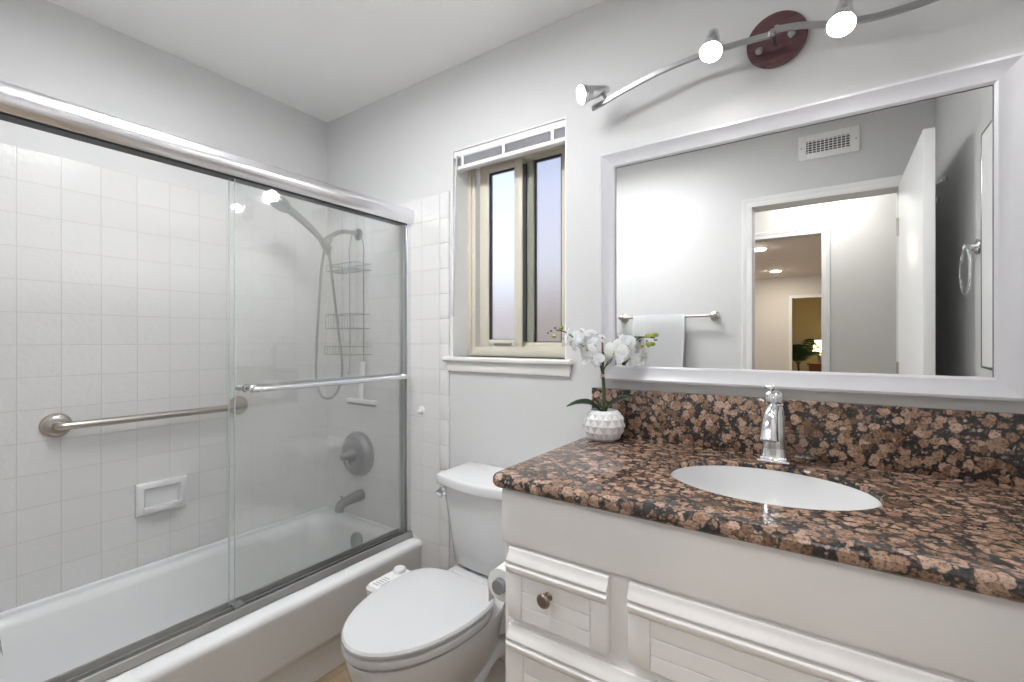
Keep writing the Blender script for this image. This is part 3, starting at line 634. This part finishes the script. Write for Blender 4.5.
# ------------------------------------------------------------------ framed mirror
t = thing('wall_mirror', 'large wall mirror in a wide white frame over the vanity', 'mirror', (-.145, YB, 1.115))
MX0, MX1, MZ0, MZ1 = -.603, .314, 1.170, 1.846
fw = .050
prof = [(0, .006), (0, .012), (.006, .016), (.012, .017), (.036, .026), (.043, .030), (fw, .028), (fw, 0.0), (fw-.02, 0.0), (.004, .004)]  # (outwards from the sight edge, out from the wall)
bm = NB(); L = []
for cx, cz, sx2, sz2 in ((MX0, MZ0, -1, -1), (MX1, MZ0, 1, -1), (MX1, MZ1, 1, 1), (MX0, MZ1, -1, 1)):
    L.append([(cx+sx2*a, YB-b-.0005, cz+sz2*a) for a, b in prof])
loft(bm, L, close=True); obj('frame', bm, FRAMEW, t, ang=20)
bm = NB(); box(bm, (MX0-.012, YB-.008, MZ0-.012), (MX1+.012, YB-.0065, MZ1+.012)); obj('glass', bm, MIRR, t, smooth=False)
bm = NB(); 
for a, b in (((MX0,MZ0),(MX0+.002,MZ1)), ((MX0,MZ1-.002),(MX1,MZ1)), ((MX1-.002,MZ0),(MX1,MZ1))): box(bm, (a[0], YB-.0095, a[1]), (b[0], YB-.0082, b[1]))
o = obj('sight_edge', bm, mat('grey_edge', (.25,.25,.25), .5), t); o['label'] = 'thin grey line inside the frame'

# ------------------------------------------------------------------ toilet
TX = -1.045
t = thing('toilet', 'white two-piece toilet with closed lid between tub and vanity', 'toilet', (TX, 1.15, 0))
def egg(cx, cy, w, f, b, z, n=40, sq=0):
    """egg plan: half-width w, f to the front (-y), b to the back"""
    P = []
    for k in range(n):
        a = 2*PI*k/n; c, s = math.cos(a), math.sin(a)
        if s > 0:
            e = 1-sq*.5; x = w*math.copysign(abs(c)**e, c); y = b*abs(s)**e
        else: x = w*c; y = f*s
        P.append((cx+x, cy+y, z))
    return P
bm = NB()
loft(bm, [egg(TX, 1.16, .098, .20, .33, 0, sq=.7), egg(TX, 1.16, .098, .20, .33, .03, sq=.7), egg(TX, 1.16, .092, .185, .32, .06, sq=.6), egg(TX, 1.15, .100, .19, .30, .14, sq=.5),
          egg(TX, 1.12, .135, .25, .25, .22, sq=.3), egg(TX, 1.09, .165, .285, .26, .29, sq=.3), egg(TX, 1.08, .178, .295, .27, .345, sq=.4), egg(TX, 1.08, .182, .298, .28, .372, sq=.4), egg(TX, 1.08, .180, .296, .28, .382, sq=.4),
          egg(TX, 1.08, .15, .26, .24, .386, sq=.4)])
# shelf carrying the tank
loft(bm, [rrect(TX-.13, TX+.13, 1.27, 1.50, .05, .25), rrect(TX-.16, TX+.16, 1.27, 1.505, .05, .34), rrect(TX-.165, TX+.165, 1.26, 1.505, .05, .372), rrect(TX-.15, TX+.15, 1.28, 1.49, .04, .384)])
obj('bowl', bm, PORC, t, ang=50)
# trapway bulges low on the pedestal
bm = NB(); tube(bm, [(TX+.085,1.05,.05),(TX+.098,1.15,.14),(TX+.10,1.26,.20),(TX+.095,1.36,.14),(TX+.09,1.42,.04)], .032, 14); tube(bm, [(TX-.085,1.05,.05),(TX-.098,1.15,.14),(TX-.10,1.26,.20),(TX-.095,1.36,.14),(TX-.09,1.42,.04)], .032, 14)
obj('trapway', bm, PORC, t, ang=60)
bm = NB(); loft(bm, [egg(TX, 1.08, w, f, .165, z, sq=.35) for w, f, z in ((.182,.298,.393),(.190,.306,.396),(.192,.308,.405),(.190,.306,.414),(.183,.30,.418))]); obj('seat', bm, SEATM, t, ang=40)
bm = NB(); loft(bm, [egg(TX, 1.075, w, f, b, z, sq=.75) for w, f, b, z in ((.180,.294,.155,.421),(.188,.302,.162,.424),(.189,.303,.163,.432),(.184,.298,.158,.439),(.165,.278,.142,.4425),(.09,.16,.07,.4445))]); obj('lid', bm, SEATM, t, ang=40)
for s in (-1, 1):
    bm = NB(); box(bm, (TX+s*.08-.022, 1.225, .3865), (TX+s*.08+.022, 1.262, .425), .008, 3); obj('hinge', bm, SEATM, t)
# tank, tapering down, bowed front
def tankloop(hw, yf, yb, bow, z, n=12, r=.03):
    P = [(TX+hw, yb, z)]
    P += [(TX-hw, yb, z)]
    P += [(TX-hw, yf+r, z), (TX-hw+r*.3, yf+r*.3, z)]
    for k in range(n+1):
        s = k/n; x = TX-hw+r + (2*hw-2*r)*s; P.append((x, yf-bow*math.sin(PI*s), z))
    P += [(TX+hw-r*.3, yf+r*.3, z), (TX+hw, yf+r, z)]
    return P
bm = NB(); loft(bm, [tankloop(hw, yf, 1.505, bow, z) for hw, yf, bow, z in ((.150,1.37,.01,.386),(.164,1.355,.012,.40),(.172,1.345,.02,.48),(.182,1.335,.026,.58),(.189,1.325,.03,.66),(.192,1.322,.03,.705))]); obj('tank', bm, PORC, t, ang=50)
bm = NB(); loft(bm, [tankloop(hw, yf, 1.508, .034, z, r=.014) for hw, yf, z in ((.199,1.311,.7062),(.203,1.306,.709),(.205,1.305,.714),(.205,1.305,.738),(.202,1.308,.744),(.196,1.314,.7465))]); obj('tank_lid', bm, PORC, t, ang=50)
bm = NB(); lathe(bm, (TX-.178,1.322,.678), (0,-1,0), [(.017,0),(.017,.006),(.010,.010),(.008,.018)], 22); tube(bm, [(TX-.180,1.303,.680),(TX-.180,1.293,.680),(TX-.166,1.283,.678),(TX-.150,1.279,.675)], lambda s: .009-.002*s, 12); o = obj('flush_lever', bm, CHROME, t); o['label'] = 'chrome flush lever'
bm = NB(); loft(bm, [rrect(TX-.258, TX-.150, 1.02, 1.175, .02, .388), rrect(TX-.260, TX-.150, 1.015, 1.18, .022, .416), rrect(TX-.252, TX-.152, 1.022, 1.172, 0.02, .427)])
o = obj('bidet_control', bm, WPLAS, t); o['label'] = 'white bidet control panel beside the seat'
b2 = NB(); lathe(b2, (TX-.225,1.145,.425), (0,0,1), [(.021,0),(.021,.014),(.017,.018),(.003,.019)], 24, mod=lambda i, j: 1+.03*(j % 2)); obj('dial', b2, WPLAS, o)
b2 = NB()
for yy in (1.038, 1.050, 1.062, 1.074, 1.086):
    box(b2, (TX-.238, yy, .4265), (TX-.212, yy+.005, .4274)); 
box(b2, (TX-.206, 1.04, .4265), (TX-.201, 1.082, .4274))
obj('marking', b2, mat('grey_print', (.45,.45,.47), .6), o)
# supply valve low on the wall behind
t = thing('shutoff_valve', 'small water shut-off valve on the wall right of the toilet base', 'valve', (-.80, YB, .17))
bm = NB(); lathe(bm, (-.80,YB-.001,.17), (0,-1,0), [(.025,0),(.024,.004),(.008,.008),(.008,.05),(.012,.052),(.012,.075)], 20); obj('body', bm, FADED, t)
bm = NB(); lathe(bm, (-.80,YB-.077,.17), (0,-1,0), [(.008,0),(.018,.005),(.018,.012),(.01,.015)], 20); obj('handle', bm, FADED, t)
bm = NB(); tube(bm, [(-.80,YB-.065,.18),(-.80,YB-.07,.26),(-.86,YB-.08,.33),(-.88,YB-.09,.385)], .005, 8); obj('supply_hose', bm, FADED, t)

# toilet paper
t = thing('paper_holder', 'grey toilet paper holder on the side of the vanity', 'paper holder', (VX0, 1.06, .612))
bm = NB(); tube(bm, [(-.712,.975,.612),(-.712,1.11,.612)], .0185, 20, 1); obj('rod', bm, mat('holder_grey', (.30,.31,.33), .4, .4), t)
bm = NB(); tube(bm, [(-.712,1.105,.612),(-.712,1.135,.612),(-.690,1.15,.612),(VX0-.001,1.15,.612)], .008, 10); lathe(bm, (VX0-.001,1.15,.612), (-1,0,0), [(.02,0),(.02,.006),(.01,.01)], 20); obj('arm', bm, FADED, t)
bm = NB(); n = 44; ro, ri = .042, .020; L = []
for y in (.990, 1.095): 
    L.append([( -.712+ro*math.cos(2*PI*k/n), y, .612+ro*math.sin(2*PI*k/n)) for k in range(n)])
L += [[(-.712+ri*math.cos(2*PI*k/n), y, .612+ri*math.sin(2*PI*k/n)) for k in range(n)] for y in (1.095, .990)]
loft(bm, L, close=True)
# loose end hanging from the roll
pts = [(-.712-.0425*math.cos(a), .612+.0425*math.sin(a)) for a in (1.2, .8, .4, .0)] + [(-.7545,.585),(-.7535,.555)]
pi_ = [(x+.0012, z) for x, z in pts]
for ring_ in (0,):
    loft(bm, [[(x, .992, z) for x, z in pts+pi_[::-1]], [(x, 1.093, z) for x, z in pts+pi_[::-1]]])
o = obj('toilet_paper_roll', bm, PAPER, None, (-.712, 1.04, .57)); tag(o, 'white toilet paper roll on its holder between toilet and vanity', 'toilet paper')

# ------------------------------------------------------------------ vanity track light
t = thing('track_light', 'curved track light on a burgundy round plate above the mirror', 'light fixture', (-.125, YB, 2.113))
bm = NB(); lathe(bm, (-.123,YB-.001,2.108), (0,-1,0), [(.074,0),(.076,.004),(.076,.013),(.073,.016),(.003,.021)], 56); o = obj('mounting_plate', bm, PLATE, t); o['label'] = 'round burgundy wooden plate'
YR = 1.44
for x, z in ((-.165, 2.083), (-.085, 2.105)):
    b2 = NB(); lathe(b2, (x, YB-.021, z), (0,-1,0), [(.011,0),(.011,.003),(.009,.007),(.005,.010),(.001,.011)], 20); obj('cap_nut', b2, FADED, o)
bm = NB(); tube(bm, [(-.126,YB-.02,2.09),(-.126,YR-.0,2.09)], .006, 12, 1); lathe(bm, (-.126,YR+.006,2.090), (0,-1,0), [(.009,0),(.009,.012),(.006,.018)], 16); obj('stand_off', bm, STEEL, t)
LB = [(-.656,YR,2.034),(-.62,YR,2.042),(-.56,YR,2.058),(-.462,YR,2.079),(-.39,YR,2.089),(-.314,YR,2.094),(-.24,YR,2.093),(-.182,YR,2.090),(-.135,YR,2.087)]
RB = [(-.118,YR,2.097),(-.06,YR,2.085),(.0,YR,2.066),(.033,YR,2.058),(.09,YR,2.048),(.14,YR,2.046),(.20,YR,2.048),(.27,YR,2.058),(.33,YR,2.076),(.37,YR,2.092)]
def squarebar(pts):
    bm = NB(); pts = smooth_path(pts, 5); L = []
    for i, p in enumerate(pts):
        d = (pts[min(i+1, len(pts)-1)]-pts[max(i-1, 0)]).normalized(); nrm = V((-d.z, 0, d.x)); y = V((0,1,0)); hw, hh = .005, .0085
        L.append([p+nrm*hh*a+y*hw*b for a, b in ((1,.5),(.8,1),(-.8,1),(-1,.5),(-1,-.5),(-.8,-1),(.8,-1),(1,-.5))])
    loft(bm, L); return bm
obj('rail', squarebar(LB), STEEL, t, ang=50); obj('rail', squarebar(RB), STEEL, t, ang=50)
bm = NB(); box(bm, (-.137,YR-.007,2.080), (-.129,YR+.007,2.096), .002); box(bm, (-.122,YR-.007,2.088), (-.112,YR+.007,2.106), .002); box(bm, (-.131,YR-.005,2.088), (-.118,YR+.005,2.096), .002); obj('joint', bm, STEEL, t)
def head(on_bar, knuckle, lens, d):
    """spot head: neck from the rail to the knuckle, body, flared cup and lit lens"""
    d = V(d).normalized(); lens = V(lens); back = lens-d*.105
    bm = NB(); lathe(bm, back, d, [(.005,0),(.011,.004),(.015,.014),(.018,.038),(.022,.068),(.022,.072),(.027,.084),(.0315,.099),(.0315,.104),(.029,.104),(.027,.098)], 30); h = obj('lamp_head', bm, mat('lamp_head_metal', (.72,.72,.74), .22, 1) if 'lamp_head_metal' not in bpy.data.materials else bpy.data.materials['lamp_head_metal'], t)
    bm = NB(); tube(bm, [on_bar, knuckle], .0055, 12, 1); sphere(bm, knuckle, .008); obj('neck', bm, STEEL, h)
    bm = NB(); lathe(bm, lens-d*.006, d, [(.0275,0),(.0275,.003),(.02,.006),(.008,.008),(.001,.0085)], 30); o = obj('lens', bm, LENS, h); o['label'] = 'glowing lamp lens'
head((-.606,YR,2.050), (-.622,1.425,2.078), (-.668,1.375,2.056), (-.62,-.72,-.30))
head((-.275,YR,2.098), (-.277,1.425,2.112), (-.272,1.380,2.058), (.02,-.52,-.85))
head((.040,YR,2.058), (.038,1.418,2.088), (.024,1.365,2.012), (-.10,-.52,-.85))
head((.335,YR,2.078), (.335,1.410,2.095), (.33,1.360,2.040), (.1,-.62,-.78))

# ------------------------------------------------------------------ potted orchid
PX, PY = -.607, 1.420
t = thing('potted_orchid', 'white orchid in a faceted white pot at the left end of the counter', 'potted plant', (PX, PY, CT))
prof = [(.034,.0005),(.050,.010),(.0615,.030),(.066,.052),(.0615,.074),(.052,.090),(.044,.0985)]
bm = NB(); N = 26; rows = []
for i, (r, h) in enumerate(prof+[(.040,.099),(.039,.088)]):
    row = []
    for j in range(N):
        up_ = (i+j) % 2 == 0; k = (.05 if 0 < i < 6 else .012 if i in (0, 6) else 0)*(1 if up_ else -1)
        a = 2*PI*j/N; row.append(bm.verts.new((PX+r*(1+k)*math.cos(a), PY+r*(1+k)*math.sin(a), CT+h)))
    rows.append(row)
for i in range(len(rows)-1):
    for j in range(N):
        a, b_, c, d = rows[i][j], rows[i][(j+1) % N], rows[i+1][(j+1) % N], rows[i+1][j]
        if (i+j) % 2 == 0: bm.faces.new((a, b_, d)); bm.faces.new((b_, c, d))
        else: bm.faces.new((a, b_, c)); bm.faces.new((a, c, d))
bm.faces.new(list(reversed(rows[0]))); bm.faces.new(rows[-1])
obj('pot', bm, POT, t, smooth=False)
bm = NB(); lathe(bm, (PX,PY,CT+.082), (0,0,1), [(.040,0),(.040,.006),(.02,.010),(.002,.012)], 24); obj('moss', bm, MOSS, t)
def px(u, v, dy=0):       # local layout of the plant: metres right and up of the pot, measured on the photo
    s = 1.515/464; return V((PX, PY+dy, CT)) + V((.826, .5635, 0))*((u-604)*s) + V((0,0,1))*((440-v)*s)
bm = NB(); tube(bm, [(PX,PY,CT+.085),px(604,390),px(603,370),px(603,352)], lambda s: .0065-.0025*s, 10); obj('stem', bm, STEMG, t)
bm = NB(); tube(bm, [px(603,372),px(602.5,337)], .0035, 8, 1); o = obj('stake', bm, STAKE, t)
bm = NB(); lathe(bm, px(603,377), (0,0,1), [(.0075,0),(.0075,.010)], 14); obj('stake_tie', bm, TIE, t)
def branch(pts, r=.0022):
    bm = NB(); tube(bm, pts, r, 7); return obj('flower_stalk', bm, STEMG, t)
branch([px(603,368), px(598,364), px(592,358), px(588,350,-.01), px(578,340,-.01), px(566,332,-.005), px(556,330)])
branch([px(602,372), px(599,362), px(595,357), px(597,345,-.01)])
branch([px(604,370), px(608,362), px(613,356), px(618,346,-.01), px(630,338), px(645,337), px(655,338)])
branch([px(606,366), px(611,361), px(613,354)])
def leaf(pts, wid):
    bm = NB(); P = smooth_path(pts, 5); m = len(P); rows = []
    for i, p in enumerate(P):
        s = i/(m-1); d = (P[min(i+1, m-1)]-P[max(i-1, 0)]).normalized(); side = V((-.45, .66, .60)); side = (side-d*side.dot(d)).normalized(); up = side.cross(d)
        if up.z < 0: up = -up
        ww = wid*(math.sin(PI*min(1, .14+s*.86))**.7)*(1 if s < .98 else .2)
        rows.append([bm.verts.new(p+side*ww*a+up*ww*.35*abs(a)) for a in (-1,-.5,0,.5,1)])
    for i in range(m-1):
        for j in range(4): bm.faces.new((rows[i][j], rows[i][j+1], rows[i+1][j+1], rows[i+1][j]))
    r = bmesh.ops.solidify(bm, geom=bm.faces[:], thickness=.0015)
    return obj('leaf', bm, LEAF, t, ang=80)
leaf([px(602,412), px(596,406,-.01), px(590,402,-.015), px(580,402,-.02), px(569,406,-.02)], .013)
leaf([px(606,412), px(610,405,.0), px(618,400,-.01), px(628,397,-.01), px(637,397,-.01)], .010)
leaf([px(604,412), px(600,402,-.02), px(597,398,-.03)], .008)
def flower(c, n, size, roll=0, wide=1.0):
    n = V(n).normalized(); u, v, d = frame_of(n); u, v = u*math.cos(roll)+v*math.sin(roll), v*math.cos(roll)-u*math.sin(roll)
    bm = NB()
    for k, (ang, ln, wd) in enumerate(((90, 1.0, .42), (20, 1.02, .62*wide), (160, 1.02, .62*wide), (-40, .95, .40), (-140, .95, .40))):
        a = math.radians(ang); rd = u*math.cos(a)+v*math.sin(a); sd = d.cross(rd); rows = []
        for i in range(7):
            s = i/6; w_ = size*wd*(math.sin(PI*(.08+.86*s))**.75)*(.55+.45*s)*.9
            p = c+rd*(size*ln*s)+d*(size*(.28*s-.38*s*s)+.001*k)
            rows.append([bm.verts.new(p+sd*w_*q+d*(-size*.12*q*q+random.uniform(-.01,.01)*size)) for q in (-1,-.5,0,.5,1)])
        for i in range(6):
            for j in range(4): bm.faces.new((rows[i][j], rows[i][j+1], rows[i+1][j+1], rows[i+1][j]))
    bmesh.ops.solidify(bm, geom=bm.faces[:], thickness=.0008)
    f = obj('flower', bm, PETAL, t, ang=80)
    b2 = NB(); tube(b2, [c+d*size*.02, c+d*size*.22-v*size*.05, c+d*size*.30-v*size*.26], lambda s: size*(.10-.05*s), 9); sphere(b2, c+d*size*.16+v*size*.04, size*.085)
    o = obj('lip', b2, mat('orchid_lip', (.80,.76,.50), .5) if 'orchid_lip' not in bpy.data.materials else bpy.data.materials['orchid_lip'], f)
    b2 = NB()
    for q in (-1, 1): tube(b2, [c+d*size*.2, c+d*size*.32+u*q*size*.10-v*size*.16], .0012, 5, 1)
    obj('column', b2, BLACK, f)
CAMD = V((.39, -.92, 0)).normalized()        # direction out of the corner into the room
def nd(a, b, c): return V((a, b, c))
flower(px(597,358,-.035), (.25,-.8,.45), .038, .2, 1.1)
flower(px(590,345,-.02), (-.2,-.9,.25), .040, -.3, .7)
flower(px(577,341,-.02), (-.55,-.7,.2), .038, .4, .65)
flower(px(583,333,.0), (.1,-.5,.7), .038, .9, .6)
flower(px(568,338,-.01), (-.8,-.45,.1), .035, -.2, .7)
flower(px(595,336,.01), (.4,-.3,.6), .036, .3, .7)
flower(px(619,352,-.035), (-.15,-.9,.1), .045, .15, 1.1)
flower(px(628,345,-.02), (.45,-.8,.15), .038, -.25, 1.1)
flower(px(632,357,-.02), (.5,-.7,-.1), .035, .5)
flower(px(622,341,.0), (-.1,-.6,.6), .036, -.5)
flower(px(640,357,.02), (.7,-.5,0), .022, 0)
for u, v, r, m_ in ((563,328,.0075,BUD), (556,336,.0075,BUD), (649,336,.0085,BUD), (655,335,.0085,BUD), (650,344,.0085,BUD), (644,346,.006,BUD),
                    (553,331,.0035,BLACK), (557,328,.0035,BLACK), (550,333,.003,BLACK), (656,340,.003,BLACK), (641,341,.003,BLACK)):
    bm = NB(); sphere(bm, px(u, v, -.012), r, (1.15,1,.85), 14); obj('bud', bm, m_, t)

# ------------------------------------------------------------------ things seen in the mirror
t = thing('towel_bar', 'brushed towel bar on the wall left of the doorway, seen in the mirror', 'towel bar', (-.86, YF, 1.405))
bm = NB(); tube(bm, [(-1.163,YF+.065,1.405),(-.562,YF+.065,1.405)], .0085, 14, 1); obj('bar', bm, NICKEL, t)
for x in (-1.150, -.575):
    bm = NB(); lathe(bm, (x,YF+.0005,1.405), (0,1,0), [(.030,0),(.029,.008),(.015,.014),(.012,.05),(.014,.055),(.014,.078),(.008,.082)], 26); obj('post', bm, NICKEL, t)
def towel():
    x0, x1 = -1.062, -.735; yc = YF+.065; rows = []; bm = NB()
    prof = [(yc-.032+.0, .98), (yc-.030, 1.2), (yc-.024, 1.36), (yc-.012, 1.412), (yc, 1.420), (yc+.014, 1.412), (yc+.026, 1.36), (yc+.036, 1.2), (yc+.046, 1.0), (yc+.052, .912)]
    nx = 22
    for y, z in prof:
        row = []
        for i in range(nx+1):
            s = i/nx; x = x0+(x1-x0)*s; g = max(0, (1.40-z)/.5)
            row.append(bm.verts.new((x+.010*g*math.sin(z*9+1)*(s-.5)*2, y+.006*g*math.sin(s*8)+.002*math.sin(s*17+z*5)*g, z)))
        rows.append(row)
    for i in range(len(rows)-1):
        for j in range(nx): bm.faces.new((rows[i][j], rows[i][j+1], rows[i+1][j+1], rows[i+1][j]))
    bmesh.ops.solidify(bm, geom=bm.faces[:], thickness=-.009)
    t2 = obj('hand_towel', bm, TOWEL, None, (-.9, yc, .912), ang=70); tag(t2, 'white towel folded over the towel bar, seen in the mirror', 'towel')
    return t2
towel()
# vent grille over the doorway
t = thing('wall_vent', 'white louvred vent grille above the doorway, seen in the mirror', 'vent', (-.005, YF, 2.25))
bm = NB(); ring(bm, -.142, .133, 2.252, 2.386, .038, .038, .034, .034, YF+.0005, YF+.010, .003); obj('frame', bm, WPLAS, t)
bm = NB(); box(bm, (-.106, YF+.0005, 2.284), (.097, YF+.002, 2.354)); obj('backing', bm, DARK, t)
for k in range(5):
    z = 2.294+k*.0130; bm = NB(); box(bm, (-.106, YF+.002, z), (.097, YF+.007, z+.0035)); obj('slat', bm, WPLAS, t)
for k in range(11):
    x = -.097+k*.0187; bm = NB(); box(bm, (x, YF+.0065, 2.285), (x+.0045, YF+.0098, 2.353)); obj('fin', bm, WPLAS, t)
for x in (-.127, .118):
    bm = NB(); lathe(bm, (x, YF+.010, 2.319), (0,1,0), [(.004,0),(.003,.0015),(.0005,.002)], 12); obj('screw', bm, STEEL, t)
# towel ring
t = thing('towel_ring', 'chrome towel ring on the wall by the medicine cabinet, seen in the mirror', 'towel ring', (XR, .79, 1.58))
bm = NB(); lathe(bm, (XR-.0005,.79,1.58), (-1,0,0), [(.028,0),(.027,.006),(.014,.012),(.010,.02),(.012,.030),(.012,.038),(.005,.042)], 26); obj('post', bm, CHROME, t)
bm = NB(); c0 = V((XR-.034,.79,1.498)); tube(bm, [c0+V((0,.072*math.sin(a*PI/12),.082*math.cos(a*PI/12))) for a in range(25)], .0045, 10, 1, closed=True); obj('ring', bm, CHROME, t)
# medicine cabinet
t = thing('medicine_cabinet', 'tall white medicine cabinet on the side wall, seen at the mirror edge', 'medicine cabinet', (XR, 1.15, 1.17))
bm = NB()
for a, b, c, d in ((.872,.878,1.165,1.94),(1.385,1.391,1.165,1.94),(.878,1.385,1.165,1.171),(.878,1.385,1.934,1.94)): box(bm, (XR-.012, a, c), (XR-.0005, b, d), .001)
o = obj('frame', bm, FADED, t); o['label'] = 'thin metal frame'
bm = NB(); box(bm, (XR-.010, .878, 1.171), (XR-.001, 1.385, 1.934)); obj('door', bm, TRIM, t, smooth=False)
